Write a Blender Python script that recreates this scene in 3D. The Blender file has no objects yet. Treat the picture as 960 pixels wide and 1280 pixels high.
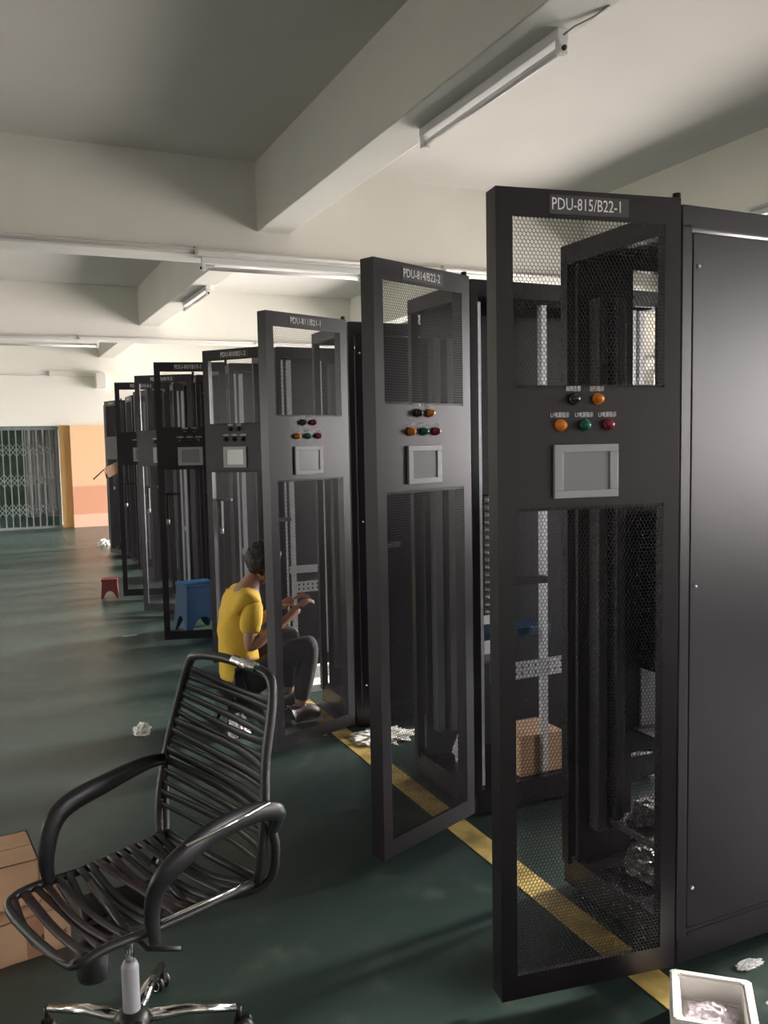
import bpy, bmesh, math, random
from mathutils import Vector, Matrix, noise
random.seed(7)
sc = bpy.context.scene
col = sc.collection
PI = math.pi
R = math.radians

# ------------------------------------------------------------------ materials
def new_mat(name):
    m = bpy.data.materials.new(name); m.use_nodes = True
    return m, m.node_tree, m.node_tree.nodes['Principled BSDF']
def mat(name, c, rough=.5, metal=0, bump=0, bscale=60, var=0, vscale=4, coat=0, spec=.5, emis=None):
    m, nt, b = new_mat(name)
    b.inputs['Base Color'].default_value = (*c, 1)
    b.inputs['Roughness'].default_value = rough
    b.inputs['Metallic'].default_value = metal
    b.inputs['Coat Weight'].default_value = coat
    b.inputs['Specular IOR Level'].default_value = spec
    tc = nt.nodes.new('ShaderNodeTexCoord')
    if var:
        n = nt.nodes.new('ShaderNodeTexNoise'); n.inputs['Scale'].default_value = vscale; n.inputs['Detail'].default_value = 5
        nt.links.new(tc.outputs['Object'], n.inputs['Vector'])
        r = nt.nodes.new('ShaderNodeMapRange'); r.inputs['To Min'].default_value = 1-var; r.inputs['To Max'].default_value = 1+var
        r.inputs['From Min'].default_value = .3; r.inputs['From Max'].default_value = .7
        nt.links.new(n.outputs['Fac'], r.inputs['Value'])
        mx = nt.nodes.new('ShaderNodeVectorMath'); mx.operation = 'SCALE'; mx.inputs[0].default_value = c
        nt.links.new(r.outputs['Result'], mx.inputs['Scale']); nt.links.new(mx.outputs['Vector'], b.inputs['Base Color'])
    if bump:
        n = nt.nodes.new('ShaderNodeTexNoise'); n.inputs['Scale'].default_value = bscale; n.inputs['Detail'].default_value = 4
        nt.links.new(tc.outputs['Object'], n.inputs['Vector'])
        bp = nt.nodes.new('ShaderNodeBump'); bp.inputs['Strength'].default_value = bump; bp.inputs['Distance'].default_value = .01
        nt.links.new(n.outputs['Fac'], bp.inputs['Height']); nt.links.new(bp.outputs['Normal'], b.inputs['Normal'])
    return m
M = {}
M['powder'] = mat('black powder coat', (.0095, .0068, .0105), .31, spec=.42, bump=.06, bscale=400)
M['inner'] = mat('dark interior steel', (.012, .011, .013), .55)
M['gray'] = mat('dark gray trunking', (.06, .06, .064), .5)
M['zinc'] = mat('galvanised steel', (.62, .62, .64), .42, metal=.55, var=.12, vscale=30)
M['chrome'] = mat('chrome', (.75, .74, .72), .13, metal=1)
M['blackplastic'] = mat('black plastic', (.016, .016, .017), .4)
M['strap'] = mat('black elastic', (.017, .018, .02), .5, bump=.1, bscale=500)
M['strapred'] = mat('worn maroon black elastic', (.03, .014, .018), .5, bump=.1, bscale=500)
M['screenbezel'] = mat('light gray bezel', (.34, .34, .36), .38)
M['display'] = mat('blank gray display', (.22, .225, .24), .22)
M['label'] = mat('gray sign plate', (.05, .048, .054), .5)
M['letter'] = mat('white lettering', (.8, .8, .8), .5)
M['amber'] = mat('amber lens', (.85, .24, .012), .2, coat=.6)
M['green'] = mat('green lens', (.004, .17, .085), .2, coat=.6)
M['red'] = mat('dull red lens', (.30, .02, .045), .2, coat=.6)
M['blacklens'] = mat('black lens', (.02, .02, .022), .22, coat=.6)
M['screw'] = mat('bright screw', (.8, .8, .78), .25, metal=.6)
M['brass'] = mat('brass screw', (.62, .42, .25), .3, metal=.8)
M['ceil'] = mat('ceiling paint', (.66, .64, .60), .9, bump=.15, bscale=9, var=.03, vscale=1.2)
M['beam'] = mat('beam paint', (.74, .73, .67), .85, bump=.12, bscale=9, var=.03, vscale=1.5)
M['wall'] = mat('white wall paint', (.84, .82, .76), .85, bump=.1, bscale=8)
M['ochre'] = mat('ochre jamb paint', (.62, .36, .14), .7)
M['lamp'] = mat('white lamp housing', (.78, .78, .77), .4)
M['tube'] = mat('unlit fluorescent tube', (.86, .86, .85), .25, coat=.5)
M['conduit'] = mat('gray conduit', (.42, .40, .38), .5)
M['gate'] = mat('gray gate steel', (.20, .22, .22), .5, var=.2, vscale=8)
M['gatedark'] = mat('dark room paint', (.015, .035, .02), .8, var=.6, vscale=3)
M['curtain'] = mat('gray curtain cloth', (.33, .31, .31), .9, var=.12, vscale=5)
M['card'] = mat('brown cardboard', (.50, .31, .185), .85, var=.07, vscale=9, bump=.1, bscale=70)
M['cardtape'] = mat('brown packing tape', (.33, .17, .10), .45)
M['ink'] = mat('black marker ink', (.02, .015, .015), .6)
M['foam'] = mat('white foam', (.80, .77, .75), .8, bump=.3, bscale=120)
M['bag'] = mat('pale plastic film', (.66, .58, .66), .25, bump=.5, bscale=40, coat=.3)
M['bluep'] = mat('blue plastic', (.005, .045, .11), .4, var=.1)
M['shadedbag'] = mat('shade darkened gray plastic wrap', (.13, .115, .125), .3, bump=.5, bscale=40, coat=.3)  # plastic film darkened, so the cabinet's inner shade is in the colour
M['redp'] = mat('dull red plastic', (.16, .02, .028), .5)
M['skin'] = mat('skin', (.34, .175, .12), .5, var=.05, vscale=20)
M['hair'] = mat('black hair', (.008, .007, .008), .45, bump=.8, bscale=90)
M['shirt'] = mat('yellow shirt cotton', (.70, .44, .05), .85, bump=.5, bscale=22, var=.06, vscale=14)
M['trouser'] = mat('dark trousers cloth', (.022, .022, .03), .85, bump=.3, bscale=30)
M['shoe'] = mat('dark shoe', (.05, .045, .05), .6)
M['sole'] = mat('pale shoe sole', (.6, .6, .58), .6)
M['eye'] = mat('eye white', (.7, .68, .65), .2)
M['alu'] = mat('window aluminium', (.55, .55, .55), .4, metal=.6)
M['paper'] = mat('white paper scrap', (.78, .77, .74), .8, bump=.4, bscale=40)
M['redscrap'] = mat('red wrapper', (.42, .03, .05), .5)

def floor_mat():
    m, nt, b = new_mat('green epoxy floor')
    tc = nt.nodes.new('ShaderNodeTexCoord')
    def noi(s, d=6):
        n = nt.nodes.new('ShaderNodeTexNoise'); n.inputs['Scale'].default_value = s; n.inputs['Detail'].default_value = d
        nt.links.new(tc.outputs['Object'], n.inputs['Vector']); return n
    a = noi(1.3); r = nt.nodes.new('ShaderNodeValToRGB')
    r.color_ramp.elements[0].position = .33; r.color_ramp.elements[0].color = (.017, .035, .031, 1)
    r.color_ramp.elements[1].position = .70; r.color_ramp.elements[1].color = (.034, .051, .045, 1)
    nt.links.new(a.outputs['Fac'], r.inputs['Fac'])
    # pale dust and scuffs
    c = noi(7, 8); q = nt.nodes.new('ShaderNodeMapRange'); q.inputs['From Min'].default_value = .56; q.inputs['From Max'].default_value = .8
    q.inputs['To Max'].default_value = .30
    nt.links.new(c.outputs['Fac'], q.inputs['Value'])
    mx = nt.nodes.new('ShaderNodeMixRGB'); mx.inputs['Color2'].default_value = (.17, .17, .15, 1)
    nt.links.new(q.outputs['Result'], mx.inputs['Fac']); nt.links.new(r.outputs['Color'], mx.inputs['Color1'])
    nt.links.new(mx.outputs['Color'], b.inputs['Base Color'])
    ro = nt.nodes.new('ShaderNodeMapRange'); ro.inputs['To Min'].default_value = .24; ro.inputs['To Max'].default_value = .42
    nt.links.new(c.outputs['Fac'], ro.inputs['Value']); nt.links.new(ro.outputs['Result'], b.inputs['Roughness'])
    b.inputs['Specular IOR Level'].default_value = .55
    bp = nt.nodes.new('ShaderNodeBump'); bp.inputs['Strength'].default_value = .08; bp.inputs['Distance'].default_value = .02
    n2 = noi(2.2, 2); nt.links.new(n2.outputs['Fac'], bp.inputs['Height']); nt.links.new(bp.outputs['Normal'], b.inputs['Normal'])
    return m
M['floor'] = floor_mat()
def tape_mat():
    m, nt, b = new_mat('worn yellow floor line')
    tc = nt.nodes.new('ShaderNodeTexCoord'); n = nt.nodes.new('ShaderNodeTexNoise'); n.inputs['Scale'].default_value = 9; n.inputs['Detail'].default_value = 7
    nt.links.new(tc.outputs['Object'], n.inputs['Vector'])
    r = nt.nodes.new('ShaderNodeValToRGB'); r.color_ramp.elements[0].position = .35; r.color_ramp.elements[0].color = (.30, .22, .07, 1)
    r.color_ramp.elements[1].position = .6; r.color_ramp.elements[1].color = (.58, .42, .14, 1)
    nt.links.new(n.outputs['Fac'], r.inputs['Fac']); nt.links.new(r.outputs['Color'], b.inputs['Base Color'])
    b.inputs['Roughness'].default_value = .45
    return m
M['tape'] = tape_mat()
def pillar_mat():
    # pale orange dado, with a deeper painted band and a lighter skirting band
    m, nt, b = new_mat('orange painted dado')
    tc = nt.nodes.new('ShaderNodeTexCoord'); s = nt.nodes.new('ShaderNodeSeparateXYZ'); nt.links.new(tc.outputs['Object'], s.inputs[0])
    n = nt.nodes.new('ShaderNodeTexNoise'); n.inputs['Scale'].default_value = 2.5; nt.links.new(tc.outputs['Object'], n.inputs['Vector'])
    ad = nt.nodes.new('ShaderNodeMath'); ad.operation = 'MULTIPLY_ADD'; ad.inputs[1].default_value = .05; nt.links.new(n.outputs['Fac'], ad.inputs[0]); nt.links.new(s.outputs['Z'], ad.inputs[2])
    dv = nt.nodes.new('ShaderNodeMath'); dv.operation = 'DIVIDE'; dv.inputs[1].default_value = 2.2; nt.links.new(ad.outputs[0], dv.inputs[0])
    r = nt.nodes.new('ShaderNodeValToRGB'); e = r.color_ramp.elements
    e[0].position = 0; e[0].color = (.86, .52, .36, 1); e[1].position = .13; e[1].color = (.86, .52, .36, 1)
    for p, c in ((.14, (.72, .34, .20, 1)), (.40, (.70, .33, .20, 1)), (.42, (.84, .50, .30, 1)), (1, (.86, .56, .32, 1))):
        x = e.new(p); x.color = c
    nt.links.new(dv.outputs[0], r.inputs['Fac']); nt.links.new(r.outputs['Color'], b.inputs['Base Color']); b.inputs['Roughness'].default_value = .6
    return m
M['dado'] = pillar_mat()
def glass_mat():
    m = bpy.data.materials.new('thin window glass'); m.use_nodes = True; nt = m.node_tree; nt.nodes.clear()
    o = nt.nodes.new('ShaderNodeOutputMaterial'); t = nt.nodes.new('ShaderNodeBsdfTransparent'); g = nt.nodes.new('ShaderNodeBsdfGlossy')
    g.inputs['Roughness'].default_value = .02; t.inputs['Color'].default_value = (.95, .97, .96, 1)
    f = nt.nodes.new('ShaderNodeFresnel'); f.inputs['IOR'].default_value = 1.35; mx = nt.nodes.new('ShaderNodeMixShader')
    nt.links.new(f.outputs[0], mx.inputs[0]); nt.links.new(t.outputs[0], mx.inputs[1]); nt.links.new(g.outputs[0], mx.inputs[2]); nt.links.new(mx.outputs[0], o.inputs[0])
    return m
M['glass'] = glass_mat()
def film_mat():
    m = bpy.data.materials.new('crinkled clear film'); m.use_nodes = True; nt = m.node_tree
    b = nt.nodes['Principled BSDF']; b.inputs['Base Color'].default_value = (.8, .8, .82, 1); b.inputs['Roughness'].default_value = .15
    o = nt.nodes['Material Output']; t = nt.nodes.new('ShaderNodeBsdfTransparent'); mx = nt.nodes.new('ShaderNodeMixShader'); mx.inputs[0].default_value = .55
    nt.links.new(t.outputs[0], mx.inputs[1]); nt.links.new(b.outputs[0], mx.inputs[2]); nt.links.new(mx.outputs[0], o.inputs[0])
    return m
M['film'] = film_mat()

# ------------------------------------------------------------------ mesh builder
class MB:
    def __init__(s): s.v = []; s.f = []; s.mi = []; s.mats = []; s.sm = []
    def slot(s, m):
        if m not in s.mats: s.mats.append(m)
        return s.mats.index(m)
    def add(s, vs, fs, m=None, smooth=False):
        b = len(s.v); s.v.extend([tuple(p) for p in vs]); k = s.slot(m) if m else 0
        for f in fs: s.f.append(tuple(b+i for i in f)); s.mi.append(k); s.sm.append(smooth)
        return s
    def box(s, x0, x1, y0, y1, z0, z1, m=None, mx=None, bev=0):
        if bev:
            bm = bmesh.new(); bmesh.ops.create_cube(bm, size=1)
            for v in bm.verts: v.co = Vector(((x0+x1)/2+v.co.x*(x1-x0), (y0+y1)/2+v.co.y*(y1-y0), (z0+z1)/2+v.co.z*(z1-z0)))
            bmesh.ops.bevel(bm, geom=bm.edges[:], offset=bev, segments=2, affect='EDGES', profile=.6)
            if mx: bm.transform(mx)
            return s.bm(bm, m)
        vs = [(x, y, z) for x in (x0, x1) for y in (y0, y1) for z in (z0, z1)]
        if mx: vs = [mx @ Vector(p) for p in vs]
        return s.add(vs, [(0, 1, 3, 2), (4, 6, 7, 5), (0, 4, 5, 1), (2, 3, 7, 6), (0, 2, 6, 4), (1, 5, 7, 3)], m)
    def bm(s, bm, m=None, smooth=False):
        bm.verts.index_update(); s.add([v.co[:] for v in bm.verts], [[v.index for v in f.verts] for f in bm.faces], m, smooth); bm.free(); return s
    def cyl(s, a, b, r, m=None, n=16, r2=None, smooth=True):
        return s.tube([a, b], [r, r if r2 is None else r2], m, n, smooth=smooth)
    def tube(s, pts, r, m=None, n=10, closed=False, flat=1, smooth=True, up=None):
        pts = [Vector(p) for p in pts]; N = len(pts)
        rr = r if isinstance(r, (list, tuple)) else [r]*N
        vs = []; fs = []; prev = None
        for i, p in enumerate(pts):
            if closed: t = pts[(i+1) % N]-pts[i-1]
            else: t = pts[min(i+1, N-1)]-pts[max(i-1, 0)]
            t.normalize()
            if up is not None: a = Vector(up).cross(t)
            elif prev is None: a = (Vector((0, 0, 1)) if abs(t.z) < .9 else Vector((1, 0, 0))).cross(t)
            else: a = prev-prev.dot(t)*t
            if a.length < 1e-6: a = Vector((0, 1, 0)).cross(t)
            a.normalize(); prev = a; b = t.cross(a)
            for k in range(n):
                w = 2*PI*k/n; vs.append(p+a*math.cos(w)*rr[i]+b*math.sin(w)*rr[i]*flat)
        L = N if closed else N-1
        for i in range(L):
            for k in range(n):
                j = (i+1) % N; fs.append((i*n+k, i*n+(k+1) % n, j*n+(k+1) % n, j*n+k))
        s.add(vs, fs, m, smooth)
        if not closed:
            b0 = len(s.v)-len(vs)
            k = s.slot(m) if m else 0
            for f in (tuple(b0+k2 for k2 in range(n))[::-1], tuple(b0+(N-1)*n+k2 for k2 in range(n))): s.f.append(f); s.mi.append(k); s.sm.append(False)
        return s
    def lathe(s, prof, m=None, n=20, mx=None, smooth=True):
        vs = [(r*math.cos(2*PI*k/n), r*math.sin(2*PI*k/n), z) for r, z in prof for k in range(n)]
        if mx: vs = [mx @ Vector(p) for p in vs]
        fs = [(i*n+k, i*n+(k+1) % n, (i+1)*n+(k+1) % n, (i+1)*n+k) for i in range(len(prof)-1) for k in range(n)]
        return s.add(vs, fs, m, smooth)
    def mesh(s, name, default=None):
        me = bpy.data.meshes.new(name); me.from_pydata(s.v, [], s.f)
        if s.mats:
            for m in s.mats: me.materials.append(M[m] if isinstance(m, str) else m)
            me.polygons.foreach_set('material_index', s.mi)
        elif default: me.materials.append(M[default])
        me.polygons.foreach_set('use_smooth', s.sm); me.update()
        return me
    def build(s, name, m=None, parent=None): return ob(name, s.mesh(name, m), parent)
def ob(name, me, parent=None, loc=None, rz=0):
    o = bpy.data.objects.new(name, me); col.objects.link(o)
    if parent: o.parent = parent
    if loc: o.location = loc
    if rz: o.rotation_euler.z = rz
    return o
def thing(name, label, cat, loc=(0, 0, 0), rz=0, group=None):
    o = ob(name, None, None, loc, rz); return tag(o, label, cat, group)
def tag(o, label, cat, group=None, kind=None):
    o['label'] = label; o['category'] = cat
    if group: o['group'] = group
    if kind: o['kind'] = kind
    return o
def struct(o): o['kind'] = 'structure'; return o
def smoothed(o):
    for p in o.data.polygons: p.use_smooth = True
    return o

# ------------------------------------------------------------------ camera (solved from the photograph's perspective)
F, YAW, PITCH, ROLL, EYE = 1071.667, R(24.81), R(4.75), R(-1.12), 1.712
fw = Vector((math.sin(YAW)*math.cos(PITCH), math.cos(YAW)*math.cos(PITCH), -math.sin(PITCH)))
rt = Vector((math.cos(YAW), -math.sin(YAW), 0)); up = rt.cross(fw)
R2 = rt*math.cos(ROLL)+up*math.sin(ROLL); U2 = -rt*math.sin(ROLL)+up*math.cos(ROLL)
cd = bpy.data.cameras.new('camera'); cam = bpy.data.objects.new('camera', cd); col.objects.link(cam)
cd.sensor_fit = 'HORIZONTAL'; cd.sensor_width = 36; cd.lens = F/960*36; cd.clip_start = .05; cd.clip_end = 200
cam.matrix_world = Matrix(((R2.x, U2.x, -fw.x, 0), (R2.y, U2.y, -fw.y, 0), (R2.z, U2.z, -fw.z, EYE), (0, 0, 0, 1)))
sc.camera = cam

# ------------------------------------------------------------------ room
XL, XR, YN, YF, ZC = -6.5, 7.6, -6.0, 19.4, 4.2
struct(MB().box(XL-.3, XR+.3, YN-.3, YF+4.2, -.2, 0).build('floor', 'floor'))
struct(MB().box(XL-.3, XR+.3, YN-.3, YF+4.2, ZC, ZC+.2).build('ceiling', 'ceil'))
struct(MB().box(XL-.3, XR+.3, YN-.3, YN, 0, ZC).build('wall_near', 'wall'))
wins = [(-5.4, -2.9), (-2.6, -.8), (1.9, 3.3), (4.9, 7.4)]
fwins = [(8.1, 10.8), (11.1, 13.9), (14.6, 16.8), (17.1, 19.25)]   # tall glazed doors at the far end
WZ0, WZ1 = .85, 2.88
def side_wall(name, x0, x1, ws, z0, z1, YN=YN, YF=YF):
    m = MB(); y = YN
    m.box(x0, x1, YN, YF, 0, z0); m.box(x0, x1, YN, YF, z1, ZC)
    for a, b in ws: m.box(x0, x1, y, a, z0, z1); y = b
    m.box(x0, x1, y, YF, z0, z1)
    struct(m.build(name, 'wall'))
side_wall('wall_right', XR, XR+.25, wins, WZ0, WZ1, YN, 8.0)
side_wall('wall_right', XR, XR+.25, fwins, .12, 3.3, 8.0, YF)
lwins = [(2.6, 4.3), (8.6, 11.2), (11.8, 13.9)]
LZ0, LZ1 = 1.0, 2.5
side_wall('wall_left', XL-.25, XL, lwins, LZ0, LZ1)
nwin = 0
def window(x, y0, y1, z0, z1, side):
    global nwin; nwin += 1
    w = MB(); e = .05
    w.box(x-.04, x+.04, y0, y1, z0, z0+e); w.box(x-.04, x+.04, y0, y1, z1-e, z1)
    k = 3
    for i in range(k+1):
        yy = y0+(y1-y0-e)*i/k; w.box(x-.035, x+.035, yy, yy+e, z0+e, z1-e)
    w.box(x-.035, x+.035, y0+e, y1-e, z1-.62, z1-.58)
    fr = struct(w.build('window_%d' % nwin, 'alu'))
    g = MB().add([(x, y0, z0), (x, y1, z0), (x, y1, z1), (x, y0, z1)], [(0, 1, 2, 3)]).build('window_pane', 'glass', fr)
    L = bpy.data.lights.new('window_portal', 'AREA'); L.shape = 'RECTANGLE'; L.size = y1-y0; L.size_y = z1-z0; L.cycles.is_portal = True
    lo = bpy.data.objects.new('window_portal', L); col.objects.link(lo); lo.location = (x, (y0+y1)/2, (z0+z1)/2)
    zz = Vector((side, 0, 0)); xx = Vector((0, 1, 0)); yy = zz.cross(xx)
    lo.matrix_world = Matrix(((xx.x, yy.x, zz.x, x+.06*-side), (xx.y, yy.y, zz.y, (y0+y1)/2), (xx.z, yy.z, zz.z, (z0+z1)/2), (0, 0, 0, 1)))
for a, b in wins: window(XR+.12, a, b, WZ0, WZ1, 1)
for a, b in fwins: window(XR+.12, a, b, .12, 3.3, 1)
for a, b in lwins: window(XL-.12, a, b, LZ0, LZ1, -1)

# far wall with the gate opening, dado and ochre jamb
GX0, GX1, GZ = -1.3, 1.43, 2.16
w = MB(); w.box(XL-.3, GX0, YF, YF+.25, 0, ZC); w.box(GX0, GX1, YF, YF+.25, GZ, ZC); w.box(GX1, XR+.3, YF, YF+.25, 0, ZC)
struct(w.build('wall_far', 'wall'))
struct(MB().box(1.64, 3.4, YF-.18, YF, 0, 2.16).build('trim_1', 'dado'))
struct(MB().box(1.43, 1.64, YF-.06, YF, 0, 2.17).build('trim_2', 'ochre'))
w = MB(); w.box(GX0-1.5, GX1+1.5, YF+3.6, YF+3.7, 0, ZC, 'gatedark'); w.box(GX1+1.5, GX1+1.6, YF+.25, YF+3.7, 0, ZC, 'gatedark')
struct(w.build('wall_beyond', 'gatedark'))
# beams
T1, T2 = (7.6, 7.95), (14.1, 14.45)
ZT = 3.36
def beamT(n, y0, y1): struct(MB().box(XL, XR, y0, y1, ZT, ZC+.01, bev=.012).build('trim_%d' % n, 'beam'))
beamT(3, *T1); beamT(4, *T2); beamT(5, 1.0, 1.35); beamT(6, -5.5, -5.15)
BX0, BX1, ZB1 = 2.31, 2.62, 3.6
n = 7
for (x0, x1) in ((BX0, BX1), (5.93, 6.2), (-2.2, -1.9), (-5.2, -4.9)):
    m = MB(); ys = [-5.15, 1.0, 1.35, 7.6, 7.95, 14.1, 14.45, YF]
    for i in range(0, 8, 2): m.box(x0, x1, ys[i], ys[i+1], ZB1, ZC+.01, bev=.01)
    struct(m.build('trim_%d' % n, 'beam')); n += 1
# yellow line
struct(MB().box(1.765, 1.875, -3, 6.6, .0005, .003).build('trim_%d' % n, 'tape')); n += 1

# pipes and tube lights
def conduit(label, pts, r=.018, clips=()):
    m = MB().tube(pts, r, n=8)
    for c in clips: m.box(c[0]-.015, c[0]+.015, c[1]-.03, c[1]+.03, c[2]-.03, c[2]+.03)
    return tag(m.build('conduit', 'conduit'), label, 'pipe')
conduit('thin gray conduit along lower edge of nearer cross beam', [(-5.5, 7.57, ZT+.03), (5.8, 7.57, ZT+.03)], clips=[(x, 7.575, ZT+.03) for x in (-1, 1.75, 4.2)])
conduit('thin gray conduit along lower edge of farther cross beam', [(-5.5, 14.07, ZT+.03), (5.8, 14.07, ZT+.03)], clips=[(x, 14.075, ZT+.03) for x in (-1, 1.4, 4.2)])
conduit('thin dark conduit high on the far wall above the gate', [(-5.5, YF-.03, 3.28), (1.35, YF-.03, 3.2)], .014)
b = MB().box(1.3, 2.4, YF-.07, YF, 3.2, 3.3, bev=.008).box(2.2, 2.4, YF-.3, YF, 2.95, 3.25, bev=.01).build('wall_duct', 'beam'); tag(b, 'short pale boxed duct on the far wall beside the dark conduit', 'duct')
def tube_lamp(loc, rz, L, label, cord=False):
    t = thing('fluorescent_lamp', label, 'lamp', loc, rz, 'unlit batten lamps')
    h = MB().box(-L/2, L/2, -.03, .03, -.05, 0, bev=.006); h.box(-L/2, -L/2+.03, -.025, .025, -.115, -.04, bev=.004); h.box(L/2-.03, L/2, -.025, .025, -.115, -.04, bev=.004)
    h.build('lamp_housing', 'lamp', t)
    MB().cyl((-L/2+.03, 0, -.09), (L/2-.03, 0, -.09), .018, n=14).build('lamp_tube', 'tube', t)
    for sx in (-1, 1): MB().lathe([(0, 0), (.012, 0), (.012, .012), (0, .012)], n=10, mx=Matrix.Translation((sx*(L/2+.001), 0, -.09)) @ Matrix.Rotation(sx*PI/2, 4, 'Y')).build('end_cap', 'blackplastic', t)
    if cord: MB().tube([(-L/2, 0, -.03), (-L/2-.06, -.02, -.015), (-L/2-.16, -.05, -.01), (-L/2-.25, -.06, 0)], .005, n=6).build('power_cord', 'conduit', t)
    return t
tube_lamp((2.53, 4.09, ZB1), PI/2, 1.4, 'unlit white tube lamp under the beam nearest overhead', True)
tube_lamp((2.52, 11.0, ZB1), PI/2, 1.35, 'unlit tube lamp under the lengthwise beam beyond the nearer cross beam')
tube_lamp((2.6, 7.7, ZT), 0, 1.55, 'long unlit tube lamp under the nearer cross beam')
tube_lamp((6.06, 4.85, ZB1), PI/2, 1.3, 'unlit tube lamp at right above the nearest cabinet roof')
tube_lamp((.9, 14.2, ZT), 0, 1.6, 'unlit tube lamp under the farther cross beam near the gate')

# ------------------------------------------------------------------ folding gate
g = thing('folding_gate', 'gray folding lattice gate closing the dark opening at the far end', 'gate', (0, YF+.08, 0))
GB = []
xs = [GX0+.05+i*(GX1-GX0-.1)/20 for i in range(21)]
bar = MB().box(-.012, .012, -.015, .015, .05, 2.08).mesh('bar', 'gate')
for x in xs: ob('bar', bar, g, (x, 0, 0))
for z0 in (.36, .98, 1.62):
    m = MB()
    for i in range(20):
        a, c = xs[i], xs[i+1]
        for s in (-1, 1):
            for dz in (0, .1):
                m.tube([(a, .02*s, z0+dz-.09*s), (c, .02*s, z0+dz+.09*s)], .007, n=5)
    m.build('lattice', 'gate', g)
MB().box(GX0, GX1, -.03, .03, 2.08, 2.15).build('top_rail', 'gate', g); MB().box(GX0, GX1, -.02, .02, 0, .05).build('bottom_rail', 'gate', g)
m = MB(); N = 40; vs = []; fs = []
for i in range(N+1):
    x = .78+.66*i/N
    for z in (.22, 2.12): vs.append((x, YF+.45+.03*math.sin(i*1.1), z))
for i in range(N): fs.append((2*i, 2*i+2, 2*i+3, 2*i+1))
m.add(vs, fs, smooth=True)
cu = m.build('curtain', 'curtain'); so = cu.modifiers.new('s', 'SOLIDIFY'); so.thickness = .01
tag(cu, 'gray cloth curtain hanging behind right part of the gate', 'curtain')
tag(MB().cyl((.6, YF+.45, 2.13), (1.6, YF+.45, 2.13), .012).build('curtain_rod', 'gate'), 'thin rod that carries the gray curtain behind the gate', 'rod')

# ------------------------------------------------------------------ cabinets
H, W, D = 2.4, .6, 1.1
X0 = 1.917
ZD = .05; DH = H-ZD
def perf(u0, u1, v0, v1, y=0, p=.0118, t=.0015, web=.90):
    """sheet with a hexagonal hole pattern, in the local x,z plane"""
    dv = p*.8660; r = p/math.sqrt(3); ri = r*web
    nu = int((u1-u0)/p); nv = int((v1-v0)/dv)
    ou = (u1-u0-(nu)*p)/2+u0; ov = (v1-v0-(nv-1)*dv)/2+v0
    m = MB(); vs = m.v; fs = m.f
    ang = [PI/6+PI/3*k for k in range(6)]; cs = [(math.cos(a), math.sin(a)) for a in ang]
    for j in range(nv):
        off = p/2 if j % 2 else 0
        for i in range(nu - (1 if j % 2 else 0)):
            cu_, cv = ou+p/2+i*p+off, ov+j*dv; b = len(vs)
            for rad, yy in ((r, y), (ri, y), (ri, y-t), (r, y-t)):
                for c, s in cs: vs.append((cu_+rad*c, yy, cv+rad*s))
            for k in range(6):
                l = (k+1) % 6
                fs.append((b+k, b+l, b+6+l, b+6+k)); fs.append((b+6+k, b+6+l, b+12+l, b+12+k)); fs.append((b+12+k, b+12+l, b+18+l, b+18+k))
    m.mi = [0]*len(fs); m.sm = [False]*len(fs)
    # serrated edge strips
    for vv, sg in ((ov, -1), (ov+(nv-1)*dv, 1)):
        off = p/2 if (sg > 0 and (nv-1) % 2) else 0
        for i in range(nu+1):
            x = ou+i*p+off
            m.add([(x-p/2, y, vv+sg*r), (x+p/2, y, vv+sg*r), (x, y, vv+sg*r*.5)], [(0, 1, 2)])
    return m
WD = .585   # door width
SW = .045   # stile width
UP0, UP1, LO0, LO1 = DH-.552, DH-.075, .07, DH-.885
TH = .034
def slab(m, u0, u1, v0, v1): m.box(u0, u1, TH-.0015, TH, v0, v1)
up_mesh = perf(SW, WD-SW, UP0, UP1, TH).mesh('perforated_sheet', 'powder')
lo_mesh = perf(SW, WD-SW, LO0, LO1, TH).mesh('perforated_sheet', 'powder')
fm = MB()
e = .012
# stiles and rails: folded tubes behind the front sheet, front sheet solid regions
fm.box(.001, .03, -TH, TH-.002, 0, DH); fm.box(WD-.03, WD-.001, -TH, TH-.002, 0, DH)
fm.box(.03, WD-.03, -.012, TH-.002, DH-.05, DH); fm.box(.03, WD-.03, -.012, TH-.002, 0, .05)
fm.box(0, SW+.006, TH-.002, TH, 0, DH); fm.box(WD-SW-.006, WD, TH-.002, TH, 0, DH)
a_, b_ = SW+.006, WD-SW-.006
for v0, v1 in ((0, LO0+.002), (LO1-.002, UP0+.002), (UP1-.002, DH)): fm.box(a_, b_, TH-.002, TH, v0, v1)
fm.box(SW, WD-SW, -.004, TH-.004, UP0+.0, UP0+.012); fm.box(SW, WD-SW, -.004, TH-.004, LO1-.012, LO1)
frame_mesh = fm.mesh('door_frame', 'powder')
def lens(m): return MB().lathe([(.0165, 0), (.0175, .004), (.0165, .01), (.0135, .011), (.0135, .018), (.011, .025), (.006, .0285), (.0005, .0295)], m, 20, Matrix.Rotation(-PI/2, 4, 'X')).mesh('indicator_lamp')
lens_m = {k: lens(k) for k in ('amber', 'green', 'red', 'blacklens')}
bez = MB(); bw, bh = .205, .153
for a, b, c, d in ((-bw/2, bw/2, bh/2-.022, bh/2), (-bw/2, bw/2, -bh/2, -bh/2+.022), (-bw/2, -bw/2+.028, -bh/2+.022, bh/2-.022), (bw/2-.028, bw/2, -bh/2+.022, bh/2-.022)):
    bez.box(a, b, 0, .012, c, d, bev=.002)
bez.box(-bw/2+.004, bw/2-.004, -.004, .004, -bh/2+.004, bh/2-.004)
bez_mesh = bez.mesh('screen_bezel', 'screenbezel')
pale_mesh = MB().box(-bw/2+.0275, bw/2-.0275, .003, .0065, -bh/2+.0215, bh/2-.0215).mesh('display', 'letter')
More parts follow.
